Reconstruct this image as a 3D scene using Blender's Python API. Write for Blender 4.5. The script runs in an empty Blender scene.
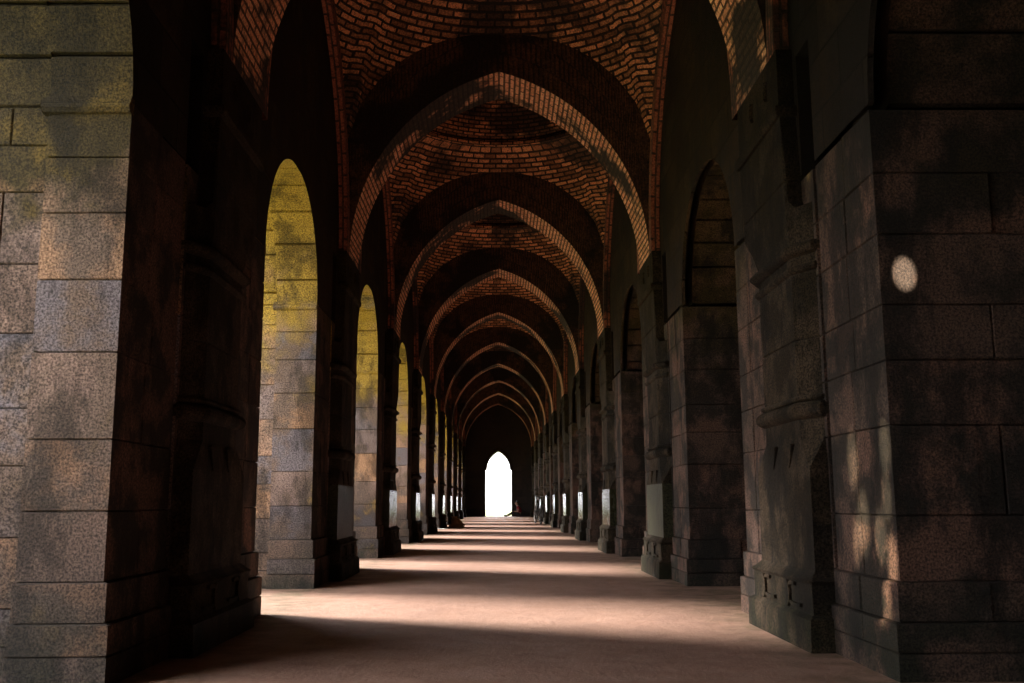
import bpy, math, random
from mathutils import Vector, Matrix
PI = math.pi
random.seed(7)
S = bpy.context.scene
COL = S.collection

# ------------------------------------------------------------------ helpers
class MB:
    """collects quads with uv and a per-face tint"""
    def __init__(self):
        self.v = []; self.f = []; self.uv = []; self.t = []; self.sm = []; self.mi = []; self.cur = 0
    def face(self, pts, uvs=None, tint=0.5, smooth=False):
        b = len(self.v)
        self.v += [tuple(p) for p in pts]
        self.f.append(tuple(range(b, b+len(pts))))
        self.uv.append(uvs if uvs else [(0, 0)]*len(pts))
        self.t.append(tint); self.sm.append(smooth); self.mi.append(self.cur)
    def grid(self, P, us, vs, UV=None, tint=0.5, smooth=False):
        for i in range(len(us)-1):
            for j in range(len(vs)-1):
                q = [(us[i], vs[j]), (us[i+1], vs[j]), (us[i+1], vs[j+1]), (us[i], vs[j+1])]
                self.face([P(*a) for a in q], [UV(*a) if UV else a for a in q], tint, smooth)
    def loft(self, rings, closed=True, cap0=False, cap1=False, tint=0.5, smooth=False):
        n = len(rings[0]); L = 0
        for k in range(len(rings)-1):
            a, b = rings[k], rings[k+1]; h = (Vector(b[0])-Vector(a[0])).length
            U = 0
            for i in range(n if closed else n-1):
                j = (i+1) % n; w = (Vector(a[j])-Vector(a[i])).length
                self.face([a[i], a[j], b[j], b[i]], [(U, L), (U+w, L), (U+w, L+h), (U, L+h)], tint, smooth)
                U += w
            L += h
        if cap0: self.face(list(reversed(rings[0])), [(p[0], p[1]) for p in reversed(rings[0])], tint)
        if cap1: self.face(list(rings[-1]), [(p[0], p[1]) for p in rings[-1]], tint)
    def mesh(self, name, merge=False, flip=False):
        m = bpy.data.meshes.new(name)
        v = [(-x, y, z) for x, y, z in self.v] if flip else self.v
        f = [tuple(reversed(a)) for a in self.f] if flip else self.f
        uv = [list(reversed(a)) for a in self.uv] if flip else self.uv
        m.from_pydata(v, [], f)
        l = m.uv_layers.new(name='UVMap')
        flat = [c for a in uv for p in a for c in p]
        l.data.foreach_set('uv', flat)
        at = m.attributes.new('tint', 'FLOAT', 'CORNER')
        at.data.foreach_set('value', [t for t, a in zip(self.t, f) for _ in a])
        m.polygons.foreach_set('use_smooth', self.sm); m.polygons.foreach_set('material_index', self.mi)
        if merge:
            import bmesh
            bm = bmesh.new(); bm.from_mesh(m)
            bmesh.ops.remove_doubles(bm, verts=bm.verts, dist=1e-4)
            bm.to_mesh(m); bm.free()
        m.update()
        return m

def link(name, mesh, mat, parent=None, loc=None):
    o = bpy.data.objects.new(name, mesh)
    COL.objects.link(o)
    if mat is not None and mesh is not None and not mesh.materials: mesh.materials.append(mat)
    if parent: o.parent = parent
    if loc: o.location = loc
    return o
def struct(name, mb, mat):
    o = link(name, mb.mesh(name) if isinstance(mb, MB) else mb, mat); o['kind'] = 'structure'; return o
def tag(o, label, cat, group=None):
    o['label'] = label; o['category'] = cat
    if group: o['group'] = group
    return o
def empty(name, loc):
    o = bpy.data.objects.new(name, None); COL.objects.link(o); o.location = loc; return o

def side_blocks(mb, P, u0, u1, z0, z1, splits, rng, d=.014, g=.007, corner=(True, True), uo=0):
    """one course of one wall side; P(u, z, h) -> position.  Stones with sunk joints."""
    xs = [u0]+sorted(splits)+[u1]
    for i in range(len(xs)-1):
        a, b = xs[i], xs[i+1]
        t = rng.random(); h = rng.uniform(-.004, .003)
        ca = corner[0] and i == 0; cb = corner[1] and i == len(xs)-2
        j = lambda: rng.uniform(-.003, .003)
        ia = a if ca else a+g+j(); ib = b if cb else b-g+j()
        oa = a+d if ca else a; ob = b-d if cb else b
        ha = 0 if ca else h; hb = 0 if cb else h
        k = [(ia, z0+g*.8+j(), ha), (ib, z0+g*.8+j(), hb), (ib, z1-g*.8+j(), hb), (ia, z1-g*.8+j(), ha)]
        o = [(oa, z0, -d), (ob, z0, -d), (ob, z1, -d), (oa, z1, -d)]
        if ca: k[0] = (ia, z0+g*.8, 0); k[3] = (ia, z1-g*.8, 0)
        if cb: k[1] = (ib, z0+g*.8, 0); k[2] = (ib, z1-g*.8, 0)
        ok = [P(*q) for q in k]; oo = [P(*q) for q in o]
        uvk = [(q[0]+uo, q[1]) for q in k]
        mb.face(ok, uvk, t)
        for s in range(4):
            if (s == 3 and ca) or (s == 1 and cb): continue
            n = (s+1) % 4
            mb.face([oo[s], oo[n], ok[n], ok[s]], None, t*.8)

def block_box(mb, x0, x1, y0, y1, z0, z1, rng, stone=.75, sides='xXyY', top=True):
    def sp(L):
        n = int(L/stone+rng.random()*.8)
        if n < 1 or L < .5: return []
        q = [L*(i+1)/(n+1)+rng.uniform(-.13, .13)*L/(n+1) for i in range(n)]
        return q
    if 'y' in sides: side_blocks(mb, lambda u, z, h: (u, y0-h, z), x0, x1, z0, z1, [x0+s for s in sp(x1-x0)], rng)
    if 'X' in sides: side_blocks(mb, lambda u, z, h: (x1+h, u, z), y0, y1, z0, z1, [y0+s for s in sp(y1-y0)], rng)
    if 'Y' in sides: side_blocks(mb, lambda u, z, h: (x1+x0-u, y1+h, z), x0, x1, z0, z1, [x0+s for s in sp(x1-x0)], rng)
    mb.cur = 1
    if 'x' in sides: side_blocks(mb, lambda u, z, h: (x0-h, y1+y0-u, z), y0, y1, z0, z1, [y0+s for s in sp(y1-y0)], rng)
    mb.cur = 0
    if top:
        d = .013
        mb.face([(x0+d, y0+d, z1), (x1-d, y0+d, z1), (x1-d, y1-d, z1), (x0+d, y1-d, z1)], None, .5)

def pointed(a, h, n=28, full=True):
    """points (x, z) of a pointed arch, from -a to +a, apex height h"""
    R = (a*a+h*h)/(2*a); cx = -a+R
    t1 = math.atan2(h, -cx)     # angle at the apex as seen from the left arc's centre
    L = []
    for i in range(n+1):
        t = PI+(t1-PI)*i/n
        L.append((cx+R*math.cos(t), R*math.sin(t)))
    return L+[(-x, z) for x, z in reversed(L[:-1])]
def pointed_z(x, a, h):
    R = (a*a+h*h)/(2*a); cx = -a+R
    return math.sqrt(max(0, R*R-(-abs(x)-cx)**2))

# ------------------------------------------------------------------ materials
def mat(name):
    m = bpy.data.materials.new(name); m.use_nodes = True
    nt = m.node_tree; nt.nodes.clear()
    out = nt.nodes.new('ShaderNodeOutputMaterial'); b = nt.nodes.new('ShaderNodeBsdfPrincipled')
    nt.links.new(b.outputs[0], out.inputs[0])
    return m, nt, b
class N:
    def __init__(self, nt): self.nt = nt
    def new(self, t, **k):
        n = self.nt.nodes.new(t)
        for a, v in k.items(): setattr(n, a, v)
        return n
    def inp(self, s, v):
        if isinstance(v, bpy.types.NodeSocket): self.nt.links.new(v, s)
        elif v is not None: s.default_value = v
    def noise(self, vec, scale, detail=4, rough=.55):
        n = self.new('ShaderNodeTexNoise'); self.inp(n.inputs['Vector'], vec)
        n.inputs['Scale'].default_value = scale; n.inputs['Detail'].default_value = detail; n.inputs['Roughness'].default_value = rough
        return n.outputs['Fac']
    def ramp(self, f, lo, hi, a=0., b=1.):
        n = self.new('ShaderNodeMapRange'); n.clamp = True; self.inp(n.inputs[0], f)
        n.inputs[1].default_value = lo; n.inputs[2].default_value = hi; n.inputs[3].default_value = a; n.inputs[4].default_value = b
        return n.outputs[0]
    def mix(self, f, a, b, mode='MIX'):
        n = self.new('ShaderNodeMix', data_type='RGBA', blend_type=mode)
        self.inp(n.inputs[0], f)
        for s, c in ((n.inputs[6], a), (n.inputs[7], b)):
            if isinstance(c, tuple): c = (*c[:3], 1)
            self.inp(s, c)
        return n.outputs[2]
    def math(self, op, a, b=None):
        n = self.new('ShaderNodeMath', operation=op); self.inp(n.inputs[0], a)
        if b is not None: self.inp(n.inputs[1], b)
        return n.outputs[0]
    def bump(self, h, strength, dist, normal=None):
        n = self.new('ShaderNodeBump'); self.inp(n.inputs['Height'], h)
        n.inputs['Strength'].default_value = strength; n.inputs['Distance'].default_value = dist
        if normal: self.inp(n.inputs['Normal'], normal)
        return n.outputs[0]
    def pos(self): return self.new('ShaderNodeNewGeometry').outputs['Position']

def stone_mat(name, c0, c1, c2, moss=(.17, .125, .022), mossamt=1., rough=(.5, .75), masonry=False, green=0., spec=.5, damp=1., stain=.55, bk=1., patchy=False, grime=0.):
    m, nt, b = mat(name); n = N(nt)
    p = n.pos(); z = n.new('ShaderNodeSeparateXYZ'); n.inp(z.inputs[0], p); z = z.outputs[2]
    at = n.new('ShaderNodeAttribute', attribute_name='tint').outputs['Fac']
    big = n.noise(p, .9, 3); mid = n.noise(p, 3.1, 5, .6); fine = n.noise(p, 85, 5, .75); pit = n.noise(p, 140, 3, .6)
    vm = n.new('ShaderNodeVectorMath', operation='MULTIPLY'); n.inp(vm.inputs[0], p); vm.inputs[1].default_value = (1.3, 1.3, .55); vs = vm.outputs[0]
    c = n.mix(at, c0, c1)
    c = n.mix(n.ramp(mid, .45, .57), c, c2)
    hb = None
    if masonry:
        uv = n.new('ShaderNodeUVMap').outputs[0]
        br = n.new('ShaderNodeTexBrick'); n.inp(br.inputs['Vector'], uv)
        br.inputs['Scale'].default_value = 1; br.inputs['Brick Width'].default_value = .62; br.inputs['Row Height'].default_value = .33
        br.inputs['Mortar Size'].default_value = .009; br.inputs['Mortar Smooth'].default_value = .4; br.inputs['Bias'].default_value = 0
        br.inputs['Color1'].default_value = (.35, .35, .35, 1); br.inputs['Color2'].default_value = (1.5, 1.5, 1.5, 1); br.inputs['Mortar'].default_value = (.15, .15, .15, 1)
        c = n.mix(1., c, br.outputs['Color'], 'MULTIPLY')
        hb = br.outputs['Fac']
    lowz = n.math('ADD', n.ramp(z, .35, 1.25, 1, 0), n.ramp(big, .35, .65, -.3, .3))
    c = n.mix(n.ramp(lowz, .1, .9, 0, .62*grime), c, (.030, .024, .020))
    # yellow lichen on the high stones, dark damp near the ground
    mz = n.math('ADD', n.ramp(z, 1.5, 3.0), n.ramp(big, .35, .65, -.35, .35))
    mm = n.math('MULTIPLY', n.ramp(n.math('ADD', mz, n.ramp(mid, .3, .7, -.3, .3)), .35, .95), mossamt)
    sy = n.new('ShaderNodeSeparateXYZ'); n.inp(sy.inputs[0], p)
    # lichen darkened towards the viewer: the weaker light there is put into its colour
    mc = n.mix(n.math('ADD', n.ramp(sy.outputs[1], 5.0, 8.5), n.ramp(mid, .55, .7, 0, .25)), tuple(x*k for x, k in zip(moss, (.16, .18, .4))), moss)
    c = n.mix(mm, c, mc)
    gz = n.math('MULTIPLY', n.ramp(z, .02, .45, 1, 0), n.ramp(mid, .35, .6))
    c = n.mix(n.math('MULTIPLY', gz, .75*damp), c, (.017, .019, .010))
    st = n.math('MULTIPLY', n.ramp(n.noise(vs, 1.9, 7, .7), .49, .58), stain)
    c = n.mix(st, c, (.010, .0085, .007))
    if green: c = n.mix(n.math('MULTIPLY', n.ramp(mid, .3, .6, .4, 1), green), c, (.055, .066, .032))
    c = n.mix(1., c, n.mix(n.ramp(fine, .40, .60), (.28, .28, .28), (1.8, 1.8, 1.8)), 'MULTIPLY')
    n.inp(b.inputs['Base Color'], c)
    n.inp(b.inputs['Roughness'], n.ramp(n.noise(vs, 5, 6, .7) if patchy else fine, .35, .65, *rough)); b.inputs['Specular IOR Level'].default_value = spec
    nb = n.bump(pit, .5*bk, .004, n.bump(n.noise(p, 75, 5, .75), bk, .016, n.bump(mid, .6*bk, .05)))
    if hb: nb = n.bump(n.math('SUBTRACT', 1., hb), .8, .02, nb)
    n.inp(b.inputs['Normal'], nb)
    return m

def brick_mat(name, c1, c2, mortar, bw=.24, rh=.062, swap=False, soot=.8):
    m, nt, b = mat(name); n = N(nt)
    p = n.pos(); uv = n.new('ShaderNodeUVMap').outputs[0]
    ds = n.noise(uv, 16, 3); nd = n.new('ShaderNodeVectorMath', operation='ADD'); n.inp(nd.inputs[0], uv)
    sc = n.new('ShaderNodeVectorMath', operation='SCALE'); cc = n.new('ShaderNodeCombineXYZ'); n.inp(cc.inputs[0], ds); n.inp(cc.inputs[1], ds)
    n.inp(sc.inputs[0], cc.outputs[0]); sc.inputs['Scale'].default_value = .014; n.inp(nd.inputs[1], sc.outputs[0])
    br = n.new('ShaderNodeTexBrick'); n.inp(br.inputs['Vector'], nd.outputs[0])
    br.inputs['Scale'].default_value = 1; br.inputs['Brick Width'].default_value = bw; br.inputs['Row Height'].default_value = rh
    br.inputs['Mortar Size'].default_value = .014; br.inputs['Mortar Smooth'].default_value = .3
    br.inputs['Color1'].default_value = (*c1, 1); br.inputs['Color2'].default_value = (*c2, 1); br.inputs['Mortar'].default_value = (*mortar, 1)
    of = n.new('ShaderNodeVectorMath', operation='ADD'); n.inp(of.inputs[0], p); of.inputs[1].default_value = (3.7, 1.3, 8.1)
    big = n.noise(of.outputs[0], .8, 5, .62); mid = n.noise(p, 9, 5, .7); fine = n.noise(p, 45, 4, .75)
    c = n.mix(n.ramp(mid, .45, .75, 0, .4), br.outputs['Color'], (.22, .10, .05))
    c = n.mix(n.math('MULTIPLY', n.ramp(big, .50, .56), soot), c, (.009, .006, .004))
    c = n.mix(1., c, n.mix(n.ramp(fine, .36, .62), (.5, .5, .5), (2.1, 2.1, 2.1)), 'MULTIPLY')
    n.inp(b.inputs['Base Color'], c); b.inputs['Roughness'].default_value = .8
    h = n.math('ADD', n.math('SUBTRACT', 1., br.outputs['Fac']), n.math('MULTIPLY', mid, .8))
    n.inp(b.inputs['Normal'], n.bump(fine, .5, .008, n.bump(h, 1., .03)))
    return m

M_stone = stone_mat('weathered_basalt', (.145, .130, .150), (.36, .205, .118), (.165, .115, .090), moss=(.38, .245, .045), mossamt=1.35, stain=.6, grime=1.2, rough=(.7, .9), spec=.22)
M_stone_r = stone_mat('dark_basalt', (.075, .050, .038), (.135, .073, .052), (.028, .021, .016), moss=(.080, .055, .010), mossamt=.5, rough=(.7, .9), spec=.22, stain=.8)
M_pil = stone_mat('dark_carved_stone', (.046, .033, .021), (.060, .041, .026), (.022, .016, .010), moss=(.032, .024, .007), mossamt=.5, rough=(.75, .95), spec=.10, stain=.8)
M_polish = stone_mat('polished_green_stone', (.022, .020, .011), (.028, .025, .013), (.013, .011, .008), moss=(.03, .03, .012), rough=(.15, .30), green=.3, damp=.2, spec=.4, bk=.03, patchy=True)
M_semi = stone_mat('worn_green_stone', (.034, .032, .018), (.044, .040, .022), (.018, .016, .010), moss=(.04, .04, .014), rough=(.42, .6), green=.2, damp=.3, spec=.15, bk=.5)
M_wall = stone_mat('spandrel_masonry', (.030, .019, .009), (.040, .024, .010), (.016, .011, .006), moss=(.032, .017, .005), mossamt=.5, masonry=True, rough=(.8, .95), spec=.2)
M_end = stone_mat('rubble_end_wall', (.022, .014, .010), (.030, .018, .012), (.016, .011, .009), moss=(.026, .015, .007), masonry=True, damp=0)
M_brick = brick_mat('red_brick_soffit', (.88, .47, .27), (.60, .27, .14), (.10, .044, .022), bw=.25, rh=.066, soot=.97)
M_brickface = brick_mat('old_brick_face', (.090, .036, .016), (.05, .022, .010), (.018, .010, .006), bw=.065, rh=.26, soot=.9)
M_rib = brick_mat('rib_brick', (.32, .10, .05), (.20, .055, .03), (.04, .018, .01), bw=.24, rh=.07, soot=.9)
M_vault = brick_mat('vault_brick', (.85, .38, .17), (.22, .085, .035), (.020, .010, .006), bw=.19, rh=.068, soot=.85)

def floor_mat():
    m, nt, b = mat('packed_red_earth'); n = N(nt); p = n.pos()
    big = n.noise(p, .7, 4, .6); mid = n.noise(p, 4, 6, .65); fine = n.noise(p, 45, 5, .7)
    c = n.mix(n.ramp(big, .35, .65), (.215, .105, .070), (.31, .170, .118))
    c = n.mix(n.ramp(mid, .45, .7, 0, .6), c, (.16, .075, .050))
    c = n.mix(n.ramp(fine, .3, .75, 0, .5), c, (.38, .25, .19))
    sx = n.new('ShaderNodeSeparateXYZ'); n.inp(sx.inputs[0], p)
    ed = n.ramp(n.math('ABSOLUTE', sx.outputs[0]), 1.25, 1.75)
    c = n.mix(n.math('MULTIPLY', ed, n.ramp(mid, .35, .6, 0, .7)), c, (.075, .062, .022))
    n.inp(b.inputs['Base Color'], c); n.inp(b.inputs['Roughness'], n.ramp(mid, .3, .7, .55, .85))
    n.inp(b.inputs['Normal'], n.bump(fine, .6, .012, n.bump(mid, .5, .04)))
    return m
def plain(name, c, rough=.6, metal=0., scale=20, var=.3):
    m, nt, b = mat(name); n = N(nt); p = n.pos()
    f = n.noise(p, scale, 4); lo = tuple(x*(1-var) for x in c); hi = tuple(min(1, x*(1+var)) for x in c)
    n.inp(b.inputs['Base Color'], n.mix(f, lo, hi)); b.inputs['Roughness'].default_value = rough; b.inputs['Metallic'].default_value = metal
    return m
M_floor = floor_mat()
M_grass = plain('courtyard_grass', (.16, .19, .05), .9, scale=3, var=.35)
M_plaster = plain('dark_aisle_plaster', (.06, .05, .04), .9)

# ------------------------------------------------------------------ dimensions (metres)
HW = 1.82            # half width of the aisle between pier faces
P0, PL, BAY = 4.6, 2.8, 5.0
TH = 1.5             # thickness of the arcade wall
SPR = 2.72           # springing of the side arches
NP = range(-2, 10)   # piers
FZ = -.035           # floor level
COURSES_L = [-.06, .10, .24, .42, .74, 1.07, 1.48, 1.83, 2.16, 2.44, 2.72]
COURSES_R = [-.06, .09, .22, .40, .70, 1.12, 1.43, 1.70, 2.05, 2.36, 2.69]

# ------------------------------------------------------------------ floor, ground
mb = MB(); mb.grid(lambda x, y: (x, y, FZ), [-3.45, 6.9], [-6.5+i*2 for i in range(31)]+[54.2]); 
for a, c in (((-3.45, -6.5), (6.9, -6.5)), ((6.9, -6.5), (6.9, 54.2)), ((6.9, 54.2), (-3.45, 54.2)), ((-3.45, 54.2), (-3.45, -6.5))):
    mb.face([(*a, -.3), (*c, -.3), (*c, FZ), (*a, FZ)])
struct('floor', mb, M_floor)
mb = MB()
def gz(x, y): return -.14+.05*math.sin(x*.7)*math.sin(y*.5) - (.0)
mb.grid(lambda x, y: (x, y, gz(x, y)), [-60+i*2.3 for i in range(25)]+[-3.4], [-30+i*3 for i in range(45)])
mb.grid(lambda x, y: (x, y, gz(x, y)), [-3.4+i*2 for i in range(12)], [54.1+i*3 for i in range(20)])
struct('ground', mb, M_grass)

# ------------------------------------------------------------------ piers
def pier_body(courses, rng, left):
    mb = MB()
    for k in range(len(courses)-1):
        z0, z1 = courses[k], courses[k+1]
        o = .05 if z1 < .25 else (.025 if z1 < .43 else 0)
        top = True
        # nave-side strip, with sunk channels on both sides of the pilaster
        w = .40
        segs = [(-o, .83, -o), (.83, .88, .09), (.88, 2.02, 0), (2.02, 2.07, .09), (2.07, PL+o, -o)]
        for a, b_, x0 in segs:
            block_box(mb, x0, w, a, b_, z0, z1, rng, stone=.8 if b_-a > .5 else 9, sides='yXYx' if left or a > 0 else 'XYx')
        rec = .055 if left else .03
        if left: block_box(mb, 1.10, TH+o, -o, PL+o, z0, z1, rng, stone=.7)
        else:     # right-hand piers: one flat front of long stones
            block_box(mb, w, TH+o, -o, PL+o, z0, z1, rng, stone=.7, sides='XY')
            n_ = 1 if k % 2 else 2; L_ = TH+2*o
            sp = [-o+L_*(.62 if n_ == 1 else .36)+rng.uniform(-.08, .08)]+([-o+L_*.78+rng.uniform(-.08, .08)] if n_ == 2 else [])
            side_blocks(mb, lambda u, z, h: (u, -o-h, z), -o, TH+o, z0, z1, sp, rng)
    if left:      # the set-back middle of the pier has courses of its own
        cs = [-.06, .13, .30, .62, .95, 1.22, 1.58, 1.92, 2.28, 2.52, 2.72]
        for z0, z1 in zip(cs, cs[1:]):
            o = .05 if z1 < .2 else 0
            block_box(mb, w, 1.10, .055-o, PL-.055+o, z0, z1, rng, stone=.5)
    return mb

def oct_prof(y0, y1, x, c, back=.06):
    """plan of the engaged pilaster: y0..y1 wide, standing x proud of the pier, corners cut by c"""
    cx = min(c*.55, abs(x))
    return [(back, y0), (-(x-cx), y0), (-x, y0+c), (-x, y1-c), (-(x-cx), y1), (back, y1)]
def pil_loft(mb, spec, smooth=False, cap0=True, cap1=True):
    rings = []
    for z, y0, y1, x, c in spec:
        rings.append([(px, py, z) for px, py in oct_prof(y0, y1, x, c)])
    rings = [list(reversed(r)) for r in rings]
    mb.loft(rings, closed=True, cap0=cap0, cap1=cap1, smooth=smooth, tint=.4)
E0 = 1e-3
Y0, Y1, XP = .90, 2.00, .105
def jointed(zs, sp=(Y0+.02, Y1-.02, XP-.012, .17)):
    y0, y1, x, c = sp; L = [(zs[0], y0, y1, x, c)]
    for z in zs[1:-1]: L += [(z-.008, y0, y1, x, c), (z-.003, y0+.01, y1-.01, x-.012, c), (z+.003, y0+.01, y1-.01, x-.012, c), (z+.008, y0, y1, x, c)]
    return L+[(zs[-1], y0, y1, x, c)]
def pil_parts():
    R = {}
    # stepped base with carved dado
    mb = MB()
    pil_loft(mb, [(-.06, Y0-.10, Y1+.12, XP+.075, E0), (.135, Y0-.10, Y1+.12, XP+.07, E0), (.155, Y0-.06, Y1+.07, XP+.045, E0)])
    R['plinth'] = mb
    mb = MB()
    pil_loft(mb, [(.155, Y0-.06, Y1+.07, XP+.04, E0), (.315, Y0-.05, Y1+.06, XP+.04, E0), (.335, Y0-.075, Y1+.085, XP+.055, .02), (.355, Y0-.03, Y1+.04, XP+.03, .01), (.385, Y0, Y1, XP+.002, E0)])
    # carved niches: raised volute outlines on the dado
    for yc in (Y0+.28, Y0+.80):
        for pts in ([(-.10, .135), (-.07, .11), (-.058, .07), (-.066, .03), (-.10, 0)], [(-.05, .02), (.05, .014), (.15, .02)], [(-.06, .125), (.0, .135), (.05, .13)]):
            for i in range(len(pts)-1):
                (a, za), (c, zc) = pts[i], pts[i+1]; a, c = -a, -c
                x = -(XP+.04); w = .010
                dx, dz = c-a, zc-za; L = math.hypot(dx, dz) or 1; nx, nz = -dz/L*w, dx/L*w
                q = [(yc+a-nx, .172+za-nz), (yc+c-nx, .172+zc-nz), (yc+c+nx, .172+zc+nz), (yc+a+nx, .172+za+nz)]
                f = [(x-.016, *t) for t in q]; bk = [(x, *t) for t in q]
                mb.face(list(reversed(f)), None, .9)
                for s in range(4):
                    e = (s+1) % 4; mb.face([bk[s], bk[e], f[e], f[s]], None, .9)
    R['carved_dado'] = mb
    mb = MB(); pil_loft(mb, [(.375, Y0, Y1, XP, E0), (.95, Y0, Y1, XP, E0)], cap0=False)
    R['lower_shaft'] = mb
    mb = MB()
    # broach stop: square turning octagonal, with small triangular tongues
    pil_loft(mb, [(.95, Y0, Y1, XP, E0), (1.13, Y0+.02, Y1-.02, XP-.012, .17), (1.24, Y0+.02, Y1-.02, XP-.012, .17)])
    for yc in (Y0+.38, Y0+.72):
        x = -(XP+.001)
        a, b_, c = (x-.012, yc-.09, 1.10), (x-.012, yc+.09, 1.10), (x-.002, yc, .96)
        mb.face([a, c, b_], None, .8); mb.face([(x+.01, yc-.09, 1.10), (x+.01, yc, .96), c, a], None, .6); mb.face([c, (x+.01, yc, .96), (x+.01, yc+.09, 1.10), b_], None, .6)
        mb.face([a, b_, (x+.01, yc+.09, 1.1), (x+.01, yc-.09, 1.1)], None, .6)
    R['broach_stop'] = mb
    def torus(zc, h, r):
        L = []
        for i in range(9):
            t = -PI/2+PI*i/8; s = math.cos(t)*r
            L.append((zc+math.sin(t)*h/2, Y0+.02-s, Y1-.02+s, XP-.015+s, .17+s*.3))
        return L
    mb = MB(); pil_loft(mb, torus(1.285, .10, .055), smooth=True); pil_loft(mb, torus(1.355, .035, .025), smooth=True)
    R['ring'] = mb
    mb = MB(); pil_loft(mb, jointed([1.24, 1.70, 2.50]))
    R['octagonal_shaft'] = mb
    mb = MB(); pil_loft(mb, torus(2.12, .05, .03), smooth=True); pil_loft(mb, torus(2.235, .075, .055), smooth=True)
    R['upper_ring'] = mb
    mb = MB()
    pil_loft(mb, [(2.28, Y0+.02, Y1-.02, XP-.012, .17), (2.40, Y0+.06, Y1+.02, XP-.0, .14), (2.56, Y0+.20, Y1+.12, XP-.005, .02), (2.682, Y0+.203, Y1+.121, XP-.005, .02), (2.687, Y0+.215, Y1+.11, XP-.017, .02), (2.693, Y0+.215, Y1+.11, XP-.017, .02), (2.698, Y0+.204, Y1+.122, XP-.005, .02), (3.11, Y0+.24, Y1+.14, XP-.005, E0)])
    pil_loft(mb, [(3.11, Y0+.22, Y1+.15, XP+.015, E0), (3.135, Y0+.20, Y1+.16, XP+.03, .01), (3.17, Y0+.20, Y1+.16, XP+.03, .01), (3.19, Y0+.25, Y1+.14, XP, E0)])
    pil_loft(mb, [(3.19, Y0+.25, Y1+.14, XP-.005, E0), (3.56, Y0+.25, Y1+.14, XP-.005, E0)])
    for yc in (Y0+.45, Y0+.80):      # small crescent bosses
        prev = None
        for i in range(7):
            t = -1.2+2.4*i/6; y = yc+.045*math.cos(t); z = 3.37+.07*math.sin(t); w = .012*math.cos(t*.9)+.003
            r = [(-XP, y-w, z), (-XP-.02, y, z), (-XP, y+w, z)]
            if prev: mb.face([prev[0], r[0], r[1], prev[1]], None, .8); mb.face([prev[1], r[1], r[2], prev[2]], None, .8)
            prev = r
    R['capital'] = mb
    return R

pp = pil_parts()
rng = random.Random(3)
variants = {}
for left in (True, False):
    for v in range(3):
        variants[left, v] = pier_body(COURSES_L if left else COURSES_R, random.Random(11+v+5*left), left).mesh('pier_masonry', flip=left)
pmesh = {(k, left): mb_.mesh(k, flip=left) for k, mb_ in pp.items() for left in (True, False)}
def impost_mb(back):
    mb = MB()
    for r, (x0, x1, y) in enumerate([(-.0, .43, 0)]):
        spec = [(2.66, 0), (2.665, -.02), (2.685, -.035), (2.705, -.035), (2.715, -.02), (2.74, -.015), (2.745, 0)]
        for ya, sg in (((PL, -1),) if back else ((0, 1),)):
            rings = []
            for z, d in spec:
                ring = [(x0, ya+sg*d, z), (x1, ya+sg*d, z), (x1, ya+sg*.03, z), (x0, ya+sg*.03, z)]
                rings.append(ring if sg > 0 else list(reversed(ring)))
            mb.loft(rings, cap0=True, cap1=True, tint=.3)
    return mb
imp = [impost_mb(b_).mesh('impost', flip=True) for b_ in (False, True)]
ordinal = ['first', 'second', 'third', 'fourth', 'fifth', 'sixth', 'seventh', 'eighth', 'ninth', 'tenth']
def pier(n, left):
    sx = -1 if left else 1
    root = empty('stone_pier', (sx*HW, P0+BAY*n, 0))
    side = 'left' if left else 'right'
    if n < 0:
        lab = f"basalt pier on the {side} of the aisle, {'beside' if n == -1 else 'behind'} the viewer, out of the photo"
    elif n == 0:
        lab = 'nearest big grey basalt pier, filling the left edge of the photo' if left else 'nearest dark basalt pier with a small oval fleck of sunlight, at the right edge'
    elif n == 9:
        lab = f'farthest stone pier on the {side} side, touching the dark end wall'
    else:
        lab = (f'{ordinal[n]} stone pier from the viewer on the left, its yellowed face lit by the courtyard' if left
               else f'{ordinal[n]} dark stone pier from the viewer along the right side of the aisle')
    tag(root, lab, 'pier', f'stone piers along the {side} side of the aisle')
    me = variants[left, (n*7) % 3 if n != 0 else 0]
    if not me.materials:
        me.materials.append(M_stone if left else M_stone_r); me.materials.append(M_stone_r)  # left piers' aisle faces take the darker stone, their shade partly in its colour
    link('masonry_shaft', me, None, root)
    if left:
        for im in imp: link('impost_moulding', im, M_stone, root)
    pil = empty('pilaster', (0, 0, 0)); pil.parent = root
    order = ['plinth', 'carved_dado', 'lower_shaft', 'broach_stop', 'ring', 'octagonal_shaft', 'upper_ring', 'capital']
    for k in order:
        last = [link(k, pmesh[k, left], M_pil, pil)]
        if k == 'lower_shaft' and n >= 1:      # the far shafts are rubbed smooth
            o = last[0]
            o.material_slots[0].link = 'OBJECT'; o.material_slots[0].material = M_semi if n == 1 else M_polish
for left in (True, False):
    for n in NP: pier(n, left)

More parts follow.
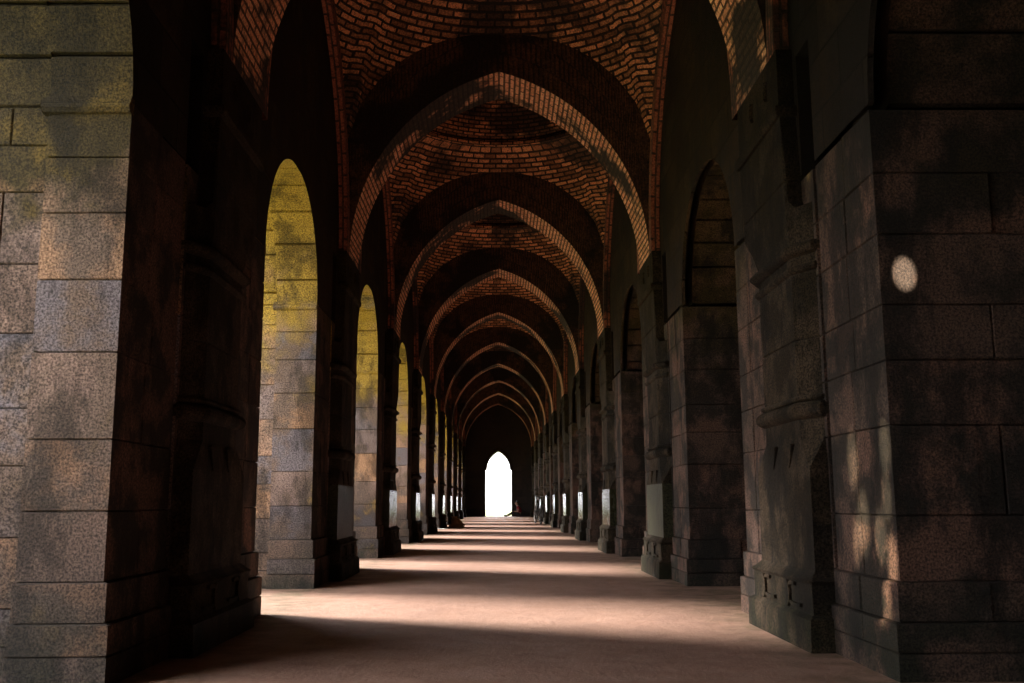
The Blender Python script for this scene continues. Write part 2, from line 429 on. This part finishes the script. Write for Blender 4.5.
# ------------------------------------------------------------------ arcade walls above the piers
NA = 14
def arcade_wall(left):
    mb = MB(); rng = random.Random(5 if left else 6)
    orders = [(0, .40, 0), (.40, 1.10, .055), (1.10, TH, 0)] if left else [(0, .03, 0), (.03, .11, .30), (.11, 1.10, .03), (1.10, TH, 0)]
    top = 7.2
    for n in range(-2, 9):
        yc = P0+BAY*n+PL+(BAY-PL)/2; a = (BAY-PL)/2; h = 1.02
        curves = []
        for x0, x1, r in orders:
            L = [(yc+y, SPR+z) for y, z in pointed(a+r, h+r, NA)]
            curves.append(L)
            # soffit stones
            mb.cur = 1
            nb = len(L)-1; i = 0
            while i < nb:
                st = min(rng.choice([2, 2, 3, 3]) if x1-x0 > .2 else 4, nb-i)
                if i < NA < i+st: st = NA-i
                t = rng.random()
                for s in range(st):
                    (ya, za), (yb, zb) = L[i+s], L[i+s+1]
                    dy, dz = yb-ya, zb-za; q = math.hypot(dy, dz); ny, nz_ = dz/q, -dy/q     # towards the opening
                    e0 = .013 if s == 0 else 0; e1 = .013 if s == st-1 else 0
                    pa = (ya+dy/q*e0, za+dz/q*e0); pb = (yb-dy/q*e1, zb-dz/q*e1)
                    mb.face([(x0, *pa), (x1, *pa), (x1, *pb), (x0, *pb)], [(0, 0), (.3, .05), (.3, .2), (0, .2)], t)
                    for (c, d_, e) in ((L[i+s], pa, e0), (pb, L[i+s+1], e1)):
                        if e:
                            g = .03
                            if e is e0 and s == 0:
                                m_ = (c[0]-ny*g, c[1]-nz_*g); mb.face([(x0, *m_), (x1, *m_), (x1, *d_), (x0, *d_)], None, t*.6)
                            if s == st-1 and c == pb:
                                m_ = (d_[0]-ny*g, d_[1]-nz_*g); mb.face([(x0, *c), (x1, *c), (x1, *m_), (x0, *m_)], None, t*.6)
                i += st
        mb.cur = 1
        # steps between orders
        for k in range(len(orders)-1):
            A, B = curves[k], curves[k+1]; x = orders[k][1]
            for i in range(len(A)-1):
                mb.face([(x, *A[i]), (x, *B[i]), (x, *B[i+1]), (x, *A[i+1])], None, .5)
            for s in (0, -1):   # ledges at the springing
                pass
        mb.cur = 0
        # faces towards the aisle and the outside
        for x, L in ((0, curves[0]), (TH, curves[-1])):
            for i in range(len(L)-1):
                (ya, za), (yb, zb) = L[i], L[i+1]
                mb.face([(x, ya, za), (x, yb, zb), (x, yb, top), (x, ya, top)], [(ya, za), (yb, zb), (yb, top), (ya, top)], .5)
    # parts above the piers, with a sunk slot beside each capital
    for n in NP:
        y0 = P0+BAY*n; y1 = y0+PL; zs = 3.48
        a, b_ = y0+.84, y0+1.08
        for (ya, yb, za, zb, x) in ((y0, a, SPR, top, 0), (a, b_, SPR, zs, .14), (a, b_, zs, top, 0), (b_, y1, SPR, top, 0), (y0, y1, SPR, top, TH)):
            mb.face([(x, ya, za), (x, yb, za), (x, yb, zb), (x, ya, zb)], [(ya, za), (yb, za), (yb, zb), (ya, zb)], .5)
        for y in (a, b_): mb.face([(0, y, SPR), (.14, y, SPR), (.14, y, zs), (0, y, zs)], None, .5)
        mb.face([(0, a, zs), (.14, a, zs), (.14, b_, zs), (0, b_, zs)], None, .5)
        for k, (x0, x1, r) in enumerate(orders):     # undersides where an order is set back
            pass
    return mb
for left in (True, False):
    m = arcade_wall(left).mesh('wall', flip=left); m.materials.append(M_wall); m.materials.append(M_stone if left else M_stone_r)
    o = link('wall_left' if left else 'wall_right', m, M_wall, None, ((-HW if left else HW), 0, 0)); o['kind'] = 'structure'

# ------------------------------------------------------------------ transverse arches
AY, AT, AW, AS, AH = 1.35, .80, 1.72, 3.56, 2.23     # start past the pier front, thickness, half span, springing, rise
def arch_mb():
    face, sof = MB(), MB()
    L = pointed(AW, AH, 26); L = [(x, AS+z) for x, z in L]
    s = [0]
    for i in range(len(L)-1): s.append(s[-1]+math.hypot(L[i+1][0]-L[i][0], L[i+1][1]-L[i][1]))
    for i in range(len(L)-1):
        (xa, za), (xb, zb) = L[i], L[i+1]
        vs = [0, AT/3, 2*AT/3, AT]
        for j in range(3):
            sof.face([(xa, vs[j], za), (xa, vs[j+1], za), (xb, vs[j+1], zb), (xb, vs[j], zb)],
                     [(vs[j], s[i]), (vs[j+1], s[i]), (vs[j+1], s[i+1]), (vs[j], s[i+1])], .5, True)
        for y in (0, AT):
            # radial ring .42 deep, then up to the vault
            f = [(xa, y, za), (xb, y, zb), (xb, y, 7.0), (xa, y, 7.0)]
            uv = [(s[i], 0), (s[i+1], 0), (s[i+1], 7.0-zb), (s[i], 7.0-za)]
            if y: f.reverse(); uv.reverse()
            face.face(f, uv, .5)
    for sx in (-1, 1):      # the strip between span and wall
        for y in (0, AT):
            f = [(sx*AW, y, AS), (sx*HW, y, AS), (sx*HW, y, 7.0), (sx*AW, y, 7.0)]
            face.face(f, [(p[0]*3, p[2]) for p in f], .5)
        f = [(sx*AW, 0, AS), (sx*HW, 0, AS), (sx*HW, AT, AS), (sx*AW, AT, AS)]
        face.face(f, [(p[0], p[1]) for p in f], .5)
    return face, sof
fa, so = arch_mb(); fam = fa.mesh('arch_face'); som = so.mesh('soffit', merge=True)
for n in range(-2, 10):
    r = empty('brick_arch', (0, P0+BAY*n+AY, 0))
    if n < 0: lab = f'pointed brick arch over the aisle behind the viewer, {ordinal[-n-1]} one back'
    elif n == 0: lab = 'nearest pointed brick arch, its feet showing at the top left and top right'
    elif n == 1: lab = 'biggest whole pointed red brick arch in view, crossing the aisle below the first dome'
    elif n == 9: lab = 'farthest and smallest pointed brick arch, right in front of the end wall'
    else: lab = f'{ordinal[n]} pointed red brick arch across the aisle counting from the viewer'
    tag(r, lab, 'arch', 'pointed brick arches across the aisle')
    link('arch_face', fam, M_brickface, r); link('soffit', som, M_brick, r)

# ------------------------------------------------------------------ vaults: pendentives, ring, dome
VB0, VH = 4.55, 1.70
def vault_mb():
    mb = MB(); hx = HW+.02; hy = (BAY-AT)/2+.01; rc = 1.62; zc = 6.55; n = 96
    def B(i):
        t = 2*PI*i/n; c, s = math.cos(t), math.sin(t)
        k = min(hx/abs(c) if abs(c) > 1e-6 else 1e9, hy/abs(s) if abs(s) > 1e-6 else 1e9)
        x, y = c*k, s*k
        z = VB0+(pointed_z(x, hx, VH) if abs(abs(y)-hy) < 1e-4 else pointed_z(y, hy, VH))
        return x, y, z
    rings = []
    m = 12
    for j in range(m+1):
        t = j/m; R = []
        for i in range(n):
            x, y, z = B(i); a = 2*PI*i/n; X, Y = rc*math.cos(a), rc*math.sin(a)
            R.append((x+(X-x)*t, y+(Y-y)*t, z+(zc-z)*math.sin(t*PI/2)**1.0))
        rings.append(R)
    for j in range(m):
        for i in range(n):
            k = (i+1) % n; q = [rings[j][i], rings[j][k], rings[j+1][k], rings[j+1][i]]
            ua, ub = i*2*PI/n*1.9, (i+1)*2*PI/n*1.9
            mb.face(q, [(ua, q[0][2]*1.15), (ub, q[1][2]*1.15), (ub, q[2][2]*1.15), (ua, q[3][2]*1.15)], .5, True)
    circ = lambda r, z: [(r*math.cos(2*PI*i/n), r*math.sin(2*PI*i/n), z) for i in range(n)]
    prof = [(1.62, 6.55), (1.56, 6.55), (1.56, 6.62), (1.60, 6.64), (1.60, 6.70), (1.54, 6.71), (1.54, 6.78)]
    for k in range(13):
        t = PI/2*k/12; prof.append((max(.01, 1.54*math.cos(t)), 6.78+1.15*math.sin(t)))
    L = 0
    for a, b_ in zip(prof, prof[1:]):
        h = math.hypot(b_[0]-a[0], b_[1]-a[1]); A, C = circ(*a), circ(*b_)
        for i in range(n):
            k = (i+1) % n; ua, ub = i*2*PI/n*1.6, (i+1)*2*PI/n*1.6
            mb.face([A[i], A[k], C[k], C[i]], [(ua, L), (ub, L), (ub, L+h), (ua, L+h)], .5, True)
        L += h
    return mb
vm = vault_mb().mesh('vault', merge=True)
for n in range(-2, 9):
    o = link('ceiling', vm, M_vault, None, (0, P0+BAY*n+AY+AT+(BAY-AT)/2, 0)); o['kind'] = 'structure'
# wall ribs: brick arches standing slightly proud of the side walls under each vault
def rib_mb():
    mb = MB(); hy = (BAY-AT)/2
    inn = [(y, 3.56+z) for y, z in pointed(hy-.16, 2.45, 22)]; out = [(y, 3.56+z) for y, z in pointed(hy, 2.68, 22)]
    s = 0
    for i in range(len(inn)-1):
        a, b_, c, d = inn[i], inn[i+1], out[i+1], out[i]; e = s+math.hypot(b_[0]-a[0], b_[1]-a[1])
        mb.face([(-.10, *a), (-.10, *d), (-.10, *c), (-.10, *b_)], [(s, 0), (s, .2), (e, .2), (e, 0)])
        mb.face([(-.10, *a), (-.10, *b_), (.02, *b_), (.02, *a)], [(s, 0), (e, 0), (e, .15), (s, .15)])
        mb.face([(-.10, *d), (.02, *d), (.02, *c), (-.10, *c)], [(s, 0), (s, .15), (e, .15), (e, 0)])
        s = e
    return mb
for left in (True, False):
    rm = rib_mb().mesh('wall_rib', flip=left)
    for n in range(-2, 9):
        r = link('trim', rm, M_rib, None, ((-HW if left else HW), P0+BAY*n+AY+AT+(BAY-AT)/2, 0)); r['kind'] = 'structure'

# ------------------------------------------------------------------ roof slab, end walls, right-hand outer aisle
def boxq(mb, x0, x1, y0, y1, z0, z1):
    c = [(x0, y0), (x1, y0), (x1, y1), (x0, y1)]
    for i in range(4):
        a, b_ = c[i], c[(i+1) % 4]; L = math.hypot(b_[0]-a[0], b_[1]-a[1]); o = a[0]+a[1]
        mb.face([(*a, z0), (*b_, z0), (*b_, z1), (*a, z1)], [(o, z0), (o+L, z0), (o+L, z1), (o, z1)])
    for z, f in ((z0, -1), (z1, 1)):
        q = [(*p, z) for p in c]; q = q if f > 0 else list(reversed(q)); mb.face(q, [(p[0], p[1]) for p in q])
mb = MB(); 
def slab_without_hole():
    m = MB()
    boxq(m, -HW-TH-.2, -HW-.02, -7.0, 54.2, 7.2, 7.5); boxq(m, HW+.02, 7.3, -7.0, 54.2, 7.2, 7.5)
    boxq(m, -HW-.25, HW+.25, -7.0, 54.2, 7.98, 8.3)
    boxq(m, -HW-.25, -HW-.02, -7.0, 54.2, 7.4, 8.0); boxq(m, HW+.02, HW+.25, -7.0, 54.2, 7.4, 8.0)
    return m
struct('roof', slab_without_hole(), M_plaster)
mb = MB(); boxq(mb, 6.9, 7.3, -7.0, 54.2, -.3, 7.2); struct('wall_right_outer', mb, M_wall)
mb = MB(); boxq(mb, -HW-TH, 7.0, -7.0, -5.6, -.3, 8.0); struct('wall_front', mb, M_end)

EY = P0+BAY*9+PL      # inner face of the end wall
DW, DS, DH = .70, 2.42, .98
def end_wall():
    mb = MB(); y0, y1 = EY, EY+1.5; top = 8.0
    L = [(x, DS+z) for x, z in pointed(DW-.08, DH, 14)]
    for y in (y0, y1):
        for i in range(len(L)-1):
            (xa, za), (xb, zb) = L[i], L[i+1]
            mb.face([(xa, y, za), (xb, y, zb), (xb, y, top), (xa, y, top)], [(xa, za), (xb, zb), (xb, top), (xa, top)])
        for a, b_ in ((-HW-TH, -DW), (DW, 7.0)):
            mb.face([(a, y, -.1), (b_, y, -.1), (b_, y, top), (a, y, top)], [(a, -.1), (b_, -.1), (b_, top), (a, top)])
        for sx in (-1, 1):
            f = [(sx*DW, y, DS), (sx*(DW-.08), y, DS), (sx*(DW-.08), y, top), (sx*DW, y, top)]; mb.face(f, [(p[0], p[2]) for p in f])
    for sx in (-1, 1):
        mb.face([(sx*DW, y0, -.1), (sx*DW, y1, -.1), (sx*DW, y1, DS), (sx*DW, y0, DS)], [(0, 0), (1.5, 0), (1.5, DS), (0, DS)])
        mb.face([(sx*DW, y0, DS), (sx*DW, y1, DS), (sx*(DW-.08), y1, DS), (sx*(DW-.08), y0, DS)])
    for i in range(len(L)-1):
        (xa, za), (xb, zb) = L[i], L[i+1]
        mb.face([(xa, y0, za), (xa, y1, za), (xb, y1, zb), (xb, y0, zb)])
    return mb
struct('wall_back', end_wall(), M_end)
# raised stone rim round the doorway head
mb = MB(); A = [(x, DS+z) for x, z in pointed(DW-.02, DH+.10, 14)]; B = [(x, DS+z) for x, z in pointed(DW+.06, DH+.20, 14)]
for i in range(len(A)-1):
    a, b_, c, d = A[i], A[i+1], B[i+1], B[i]
    mb.face([(a[0], EY-.06, a[1]), (b_[0], EY-.06, b_[1]), (c[0], EY-.06, c[1]), (d[0], EY-.06, d[1])])
    mb.face([(a[0], EY-.06, a[1]), (a[0], EY+.02, a[1]), (b_[0], EY+.02, b_[1]), (b_[0], EY-.06, b_[1])])
    mb.face([(d[0], EY-.06, d[1]), (c[0], EY-.06, c[1]), (c[0], EY+.02, c[1]), (d[0], EY+.02, d[1])])
struct('trim', mb, M_pil)

#@@EX0
# ------------------------------------------------------------------ small things
def tube(mb, pts, r, n=8, closed=False, tint=.5):
    """round tube along points"""
    pts = [Vector(p) for p in pts]; R = []
    m = len(pts); up = Vector((0, 0, 1))
    for i, p in enumerate(pts):
        a = pts[(i-1) % m] if (closed or i > 0) else p; b_ = pts[(i+1) % m] if (closed or i < m-1) else p
        t = (b_-a).normalized(); s = t.cross(up)
        if s.length < .05: s = t.cross(Vector((0, 1, 0)))
        s.normalize(); q = s.cross(t)
        rr = r[i] if isinstance(r, (list, tuple)) else r
        R.append([tuple(p+(s*math.cos(2*PI*k/n)+q*math.sin(2*PI*k/n))*rr) for k in range(n)])
    if closed: R.append(R[0])
    mb.loft(R, closed=True, cap0=not closed, cap1=not closed, tint=tint, smooth=True)
def part(name, mb, m, parent):
    return link(name, mb.mesh(name, merge=True), m, parent)

M_skin = plain('skin', (.30, .16, .10), .5, var=.1)
M_red = plain('dark_red_shirt', (.22, .012, .025), .8, scale=12, var=.35)
M_trouser = plain('dark_trousers', (.018, .018, .022), .8)
M_hair = plain('black_hair', (.008, .007, .006), .5)
M_white = plain('white_cloth', (.62, .60, .56), .8)
M_black = plain('black_paint', (.012, .012, .013), .3)
M_rubber = plain('tyre_rubber', (.015, .015, .015), .8)
M_chrome = plain('worn_metal', (.16, .15, .14), .45, 1.)
M_sack = plain('brown_sackcloth', (.22, .11, .05), .95, scale=9, var=.6)
M_twine = plain('twine', (.25, .18, .09), .9)

def skinned(name, joints, edges, m, parent, sub=2, root=0):
    me = bpy.data.meshes.new(name); me.from_pydata([j[:3] for j in joints], edges, [])
    o = link(name, me, m, parent)
    sk = o.modifiers.new('skin', 'SKIN'); sk.use_smooth_shade = True
    me.skin_vertices.new() if not me.skin_vertices else None
    for i, j in enumerate(joints):
        rr = j[3]; me.skin_vertices[0].data[i].radius = (rr, rr) if not isinstance(rr, tuple) else rr
    me.skin_vertices[0].data[root].use_root = True
    s = o.modifiers.new('sub', 'SUBSURF'); s.levels = sub; s.render_levels = sub
    return o
# person sitting on the floor beside the bright doorway, legs stretched towards it (faces -x)
pr = empty('person', (1.10, 51.25, FZ))
tag(pr, 'person in a dark red shirt sitting on the floor beside the bright far doorway', 'person')
# body: one continuous figure
J = [(0, 0, .11, .115), (-.02, 0, .24, .105), (-.06, 0, .38, .12), (-.10, 0, .49, .085), (-.13, 0, .56, .050), (-.165, 0, .635, .072), (-.170, 0, .705, .092), (-.165, 0, .765, .070),   # 0-7 spine, neck, head
     (-.03, -.09, .10, .085), (-.34, -.11, .26, .058), (-.34-.28, -.12, .055, .042), (-.70, -.12, .045, .03),       # near leg 8-11
     (-.03, .09, .10, .085), (-.38, .10, .20, .058), (-.70, .11, .05, .042), (-.78, .11, .045, .03),             # far leg 12-15
     (-.09, -.165, .475, .052), (-.10, -.21, .27, .040), (-.29, -.16, .27, .028), (-.34, -.14, .28, .026),      # near arm 16-19
     (-.09, .165, .475, .052), (-.14, .21, .27, .040), (-.33, .14, .23, .028), (-.38, .13, .235, .026)]
Ed = [(0, 1), (1, 2), (2, 3), (3, 4), (4, 5), (5, 6), (6, 7), (0, 8), (8, 9), (9, 10), (10, 11), (0, 12), (12, 13), (13, 14), (14, 15),
      (3, 16), (16, 17), (17, 18), (18, 19), (3, 20), (20, 21), (21, 22), (22, 23)]
body = skinned('body', J, Ed, M_skin, pr)
for sgn, hp in ((-1, (-.34, -.14, .28)), (1, (-.38, .13, .235))):      # hands: palm and five fingers resting on the thighs
    Jh = [(*hp, .022), (hp[0]-.05, hp[1], hp[2]-.005, .020)]; Eh = [(0, 1)]
    for k in range(4):
        o_ = (k-1.5)*.017; Lk = (.030, .036, .034, .026)[k]; b0 = len(Jh)
        Jh += [(hp[0]-.065, hp[1]+o_, hp[2]-.006, .008), (hp[0]-.065-Lk, hp[1]+o_*1.15, hp[2]-.014, .0075), (hp[0]-.065-Lk*1.6, hp[1]+o_*1.15, hp[2]-.034, .0065)]
        Eh += [(1, b0), (b0, b0+1), (b0+1, b0+2)]
    b0 = len(Jh); Jh += [(hp[0]-.025, hp[1]-sgn*.030, hp[2], .009), (hp[0]-.055, hp[1]-sgn*.042, hp[2]-.01, .008)]; Eh += [(0, b0), (b0, b0+1)]
    skinned('hand', Jh, Eh, M_skin, pr, 1)
# face: nose and ears
Jn = [(-.238, 0, .695, .010), (-.256, 0, .672, .014)]; skinned('nose', Jn, [(0, 1)], M_skin, pr, 1)
for s in (-1, 1): skinned('ear', [(-.165, s*.076, .672, .012), (-.16, s*.084, .70, .016)], [(0, 1)], M_skin, pr, 1)
for s in (-1, 1): skinned('eye', [(-.238, s*.028, .708, .012), (-.243, s*.032, .708, .012)], [(0, 1)], M_hair, pr, 1)
skinned('mouth', [(-.232, -.02, .648, .007), (-.240, 0, .647, .008), (-.232, .02, .648, .007)], [(0, 1), (1, 2)], M_red, pr, 1)
skinned('hair', [(-.105, 0, .65, .05), (-.115, 0, .72, .085), (-.160, 0, .782, .082), (-.225, 0, .785, .045)], [(0, 1), (1, 2), (2, 3)], M_hair, pr)
skinned('shirt', [(0.005, 0, .19, .125), (-.02, 0, .25, .130), (-.06, 0, .38, .140), (-.095, 0, .48, .105), (-.12, 0, .535, .058),
                  (-.09, -.155, .475, .074), (-.095, -.205, .36, .062), (-.09, .155, .475, .068), (-.12, .20, .36, .060)],
        [(0, 1), (1, 2), (2, 3), (3, 4), (3, 5), (5, 6), (3, 7), (7, 8)], M_red, pr)
skinned('trousers', [(-.01, 0, .135, .125), (-.05, -.09, .105, .095), (-.34, -.11, .262, .070), (-.60, -.12, .075, .055), (-.05, .09, .105, .095), (-.38, .10, .20, .070), (-.67, .11, .07, .055), (.055, 0, .125, .085)],
        [(7, 0), (0, 1), (1, 2), (2, 3), (0, 4), (4, 5), (5, 6)], M_trouser, pr)
for x, y in ((-.665, -.12), (-.745, .11)):
    skinned('shoe', [(x+.02, y, .04, .04), (x-.05, y, .055, .038), (x-.09, y, .115, .032)], [(0, 1), (1, 2)], M_black, pr, 2)

# bicycle leaning by a far right pilaster, seen almost end on
bk = empty('bicycle', (1.47, 35.0, FZ)); bk.rotation_euler = (0, math.radians(6), math.radians(8))
tag(bk, 'dark bicycle parked against a far pier on the right, seen almost end on', 'bicycle')
def wheel(y):
    c = (0, y, .335); R = .305
    ring = lambda r: [(0, y+r*math.cos(2*PI*i/32), .335+r*math.sin(2*PI*i/32)) for i in range(32)]
    t = MB(); tube(t, ring(.312), .021, 8, True); o = part('tyre', t, M_rubber, bk)
    t = MB(); tube(t, ring(.288), .010, 6, True); r = part('rim', t, M_chrome, o)
    t = MB(); tube(t, [(-.04, y, .335), (.04, y, .335)], .016, 8)
    for k in range(24):
        a = 2*PI*k/24; tube(t, [((-1)**k*.02, y, .335), (0, y+.285*math.cos(a), .335+.285*math.sin(a))], .0018, 4)
    part('spokes', t, M_chrome, o)
    t = MB(); rr = .345; prev = None
    for i in range(15):
        a = math.radians(20+145*i/14) ; q = [( -.028, y+(rr-.012)*math.cos(a), .335+(rr-.012)*math.sin(a)), (0, y+rr*math.cos(a), .335+rr*math.sin(a)), (.028, y+(rr-.012)*math.cos(a), .335+(rr-.012)*math.sin(a))]
        if prev:
            t.face([prev[0], q[0], q[1], prev[1]]); t.face([prev[1], q[1], q[2], prev[2]])
        prev = q
    part('mudguard', t, M_black, bk)
wheel(0); wheel(1.08)
t = MB()
bb, hd0, hd1, st = (0, .62, .29), (0, .20, .66), (0, .155, .82), (0, .76, .80)
for a, b_ in ((bb, hd0), (hd1, st), (bb, st), (hd0, hd1)): tube(t, [a, b_], .016)
for s in (-1, 1):
    tube(t, [(s*.01, .62, .29), (s*.05, 1.08, .335)], .010); tube(t, [(s*.01, .76, .78), (s*.05, 1.08, .335)], .009)
part('frame', t, M_black, bk)
t = MB()
for s in (-1, 1): tube(t, [(s*.02, .18, .68), (s*.045, .10, .52), (s*.045, 0, .335)], .011)
part('fork', t, M_black, bk)
t = MB(); tube(t, [(0, .155, .82), (0, .13, .95), (0, .08, .965)], .012)
tube(t, [(-.26, .24, .945), (-.24, .12, .965), (-.12, .07, .97), (0, .07, .965), (.12, .07, .97), (.24, .12, .965), (.26, .24, .945)], .011)
hb = part('handlebar', t, M_chrome, bk)
for s in (-1, 1):
    t = MB(); tube(t, [(s*.262, .26, .942), (s*.248, .155, .962)], .017); part('grip', t, M_rubber, hb)
t = MB(); tube(t, [(0, .07, .86), (0, .04, .86), (0, .0, .86)], [.028, .042, .045], 14); part('headlamp', t, M_chrome, bk)
t = MB(); tube(t, [(0, .76, .80), (0, .775, .885)], .012); part('seat_post', t, M_chrome, bk)
t = MB(); tube(t, [(0, .62, .905), (0, .70, .905), (0, .80, .91), (0, .88, .915)], [.02, .035, .075, .085], 12); part('saddle', t, M_black, bk)
t = MB(); tube(t, [(-.07, .62, .29), (.07, .62, .29)], .012); tube(t, [(.06, .62, .29), (.06, .68, .14)], .010); tube(t, [(-.06, .62, .29), (-.06, .56, .44)], .010)
ck = part('crank', t, M_chrome, bk)
for x, y, z in ((.11, .68, .14), (-.11, .56, .44)):
    t = MB(); tube(t, [(x-.045, y, z), (x+.045, y, z)], .022, 6); part('pedal', t, M_rubber, ck)

# brown bundle on the floor at the foot of a far left pier
sk = empty('cloth_bundle', (-1.36, 31.2, FZ)); tag(sk, 'brown lumpy cloth bundle on the floor at the foot of a far left pier', 'bundle')
rg = random.Random(4); t = MB(); rings = []
for j in range(25):
    v = j/24; z = .34*v**1.1
    r = .215*(1-.55*v)*(.86+.14*math.sin(PI*min(1, v*2.2))) if v < .80 else .050+.22*abs(v-.84)
    w_ = .05+.16*max(0, v-.35)
    rings.append([((r*1.25)*math.cos(a)*(1+.09*math.sin(3*a+v*5)+w_*math.sin(11*a+2*math.sin(v*9))+.05*math.sin(7*a-v*14))+.04*math.sin(v*4),
                   r*math.sin(a)*(1+.09*math.sin(2*a+1-v*4)+w_*math.sin(11*a+2*math.sin(v*9))), z+.012*math.sin(5*a+v*8)*math.sin(PI*v)) for a in [2*PI*k/72 for k in range(72)]])
t.loft(rings, cap0=True, cap1=True, smooth=True); part('sack', t, M_sack, sk)
t = MB(); tube(t, [(.075*math.cos(a)+.01, .060*math.sin(a), .285) for a in [2*PI*k/16 for k in range(16)]], .008, 6, True); part('twine', t, M_twine, sk)
o = MB(); rg = random.Random(2)
us = [-.16+.32*i/8 for i in range(9)]; vs = [-.10+.2*i/6 for i in range(7)]
o.grid(lambda x, y: (x, y, .018+.012*math.sin(x*40)*math.cos(y*31)), us, vs, smooth=True)
for (ax, ay), (bx, by) in (((-.16, -.1), (.16, -.1)), ((.16, -.1), (.16, .1)), ((.16, .1), (-.16, .1)), ((-.16, .1), (-.16, -.1))):
    m_ = 6
    for i in range(m_):
        p = (ax+(bx-ax)*i/m_, ay+(by-ay)*i/m_); q = (ax+(bx-ax)*(i+1)/m_, ay+(by-ay)*(i+1)/m_); hz = lambda x, y: .018+.012*math.sin(x*40)*math.cos(y*31)
        o.face([(*p, 0), (*q, 0), (*q, hz(*q)), (*p, hz(*p))])
wc = link('folded_cloth', o.mesh('folded_cloth'), M_white, None, (-1.68, 31.0-1.6, FZ)); tag(wc, 'small folded white cloth on the floor beside the brown bundle', 'cloth')
#@@EX1

# ------------------------------------------------------------------ light
w = bpy.data.worlds.new('sky'); S.world = w; w.use_nodes = True
nt = w.node_tree; bg = nt.nodes['Background']
bg.inputs[0].default_value = (.98, .97, 1.0, 1); bg.inputs[1].default_value = 8.5
def sun(name, rot_dir, strength, angle, color=(1, 1, 1)):
    l = bpy.data.lights.new(name, 'SUN'); l.energy = strength; l.angle = math.radians(angle); l.color = color
    o = bpy.data.objects.new(name, l); COL.objects.link(o)
    o.rotation_euler = Vector(rot_dir).to_track_quat('-Z', 'Y').to_euler(); return o
sun('hazy_sun', (2.6, -1.0, -1.8), 18.0, 16, (1, .95, .88))

# sunlight slipping through leaves outside: small flecks on the nearest right pier
def fleck(src, dst, size, power, col=(1, .86, .66), blend=.8):
    l = bpy.data.lights.new('sun_fleck', 'SPOT'); l.energy = power; l.spot_size = math.radians(size); l.spot_blend = blend; l.shadow_soft_size = .005; l.color = col
    o = bpy.data.objects.new('sun_fleck', l); COL.objects.link(o); o.location = src
    o.rotation_euler = (Vector(dst)-Vector(src)).to_track_quat('-Z', 'Y').to_euler(); o.scale = (.55, 1, 1)
fleck((-3.7, -3.0, 2.85), (1.94, 4.6, 1.85), 1.2, 60000)
for y, z, sz, pw in ((4.68, 1.02, 2.6, 8000), (4.70, .78, 2.4, 6000), (5.12, .98, 3.0, 6000), (5.02, .66, 3.2, 8000), (4.80, .60, 2.6, 9000), (5.12, .56, 2.4, 5000), (4.68, .50, 2.4, 7000), (4.72, .28, 2.2, 6000)):
    fleck((-4.6, 3.0+(y-4.7)*.2, 3.0), (1.82, y, z), sz, pw, (1, .88, .62), blend=1.)
fleck((-4.6, 3.2, 3.2), (1.82, 5.55, 2.72), 1.8, 2500, (1, .88, .3), blend=1.)

# ------------------------------------------------------------------ camera
cam = bpy.data.cameras.new('camera'); co = bpy.data.objects.new('camera', cam); COL.objects.link(co)
cam.sensor_width = 36; cam.lens = 981/1024*36; cam.clip_start = .05; cam.clip_end = 400
th, ya, ro = .161, .0149, .0053
co.location = (-.027, 0, .777)
co.matrix_world = Matrix.Translation(co.location) @ Matrix.Rotation(-ya, 4, 'Z') @ Matrix.Rotation(PI/2+th, 4, 'X') @ Matrix.Rotation(-ro, 4, 'Z')
S.camera = co
S.view_settings.view_transform = 'Standard'; S.view_settings.look = 'None'
S.view_settings.exposure = 0.0; S.view_settings.gamma = 1.0; S.view_settings.use_curve_mapping = False
S.cycles.max_bounces = 8; S.cycles.diffuse_bounces = 5
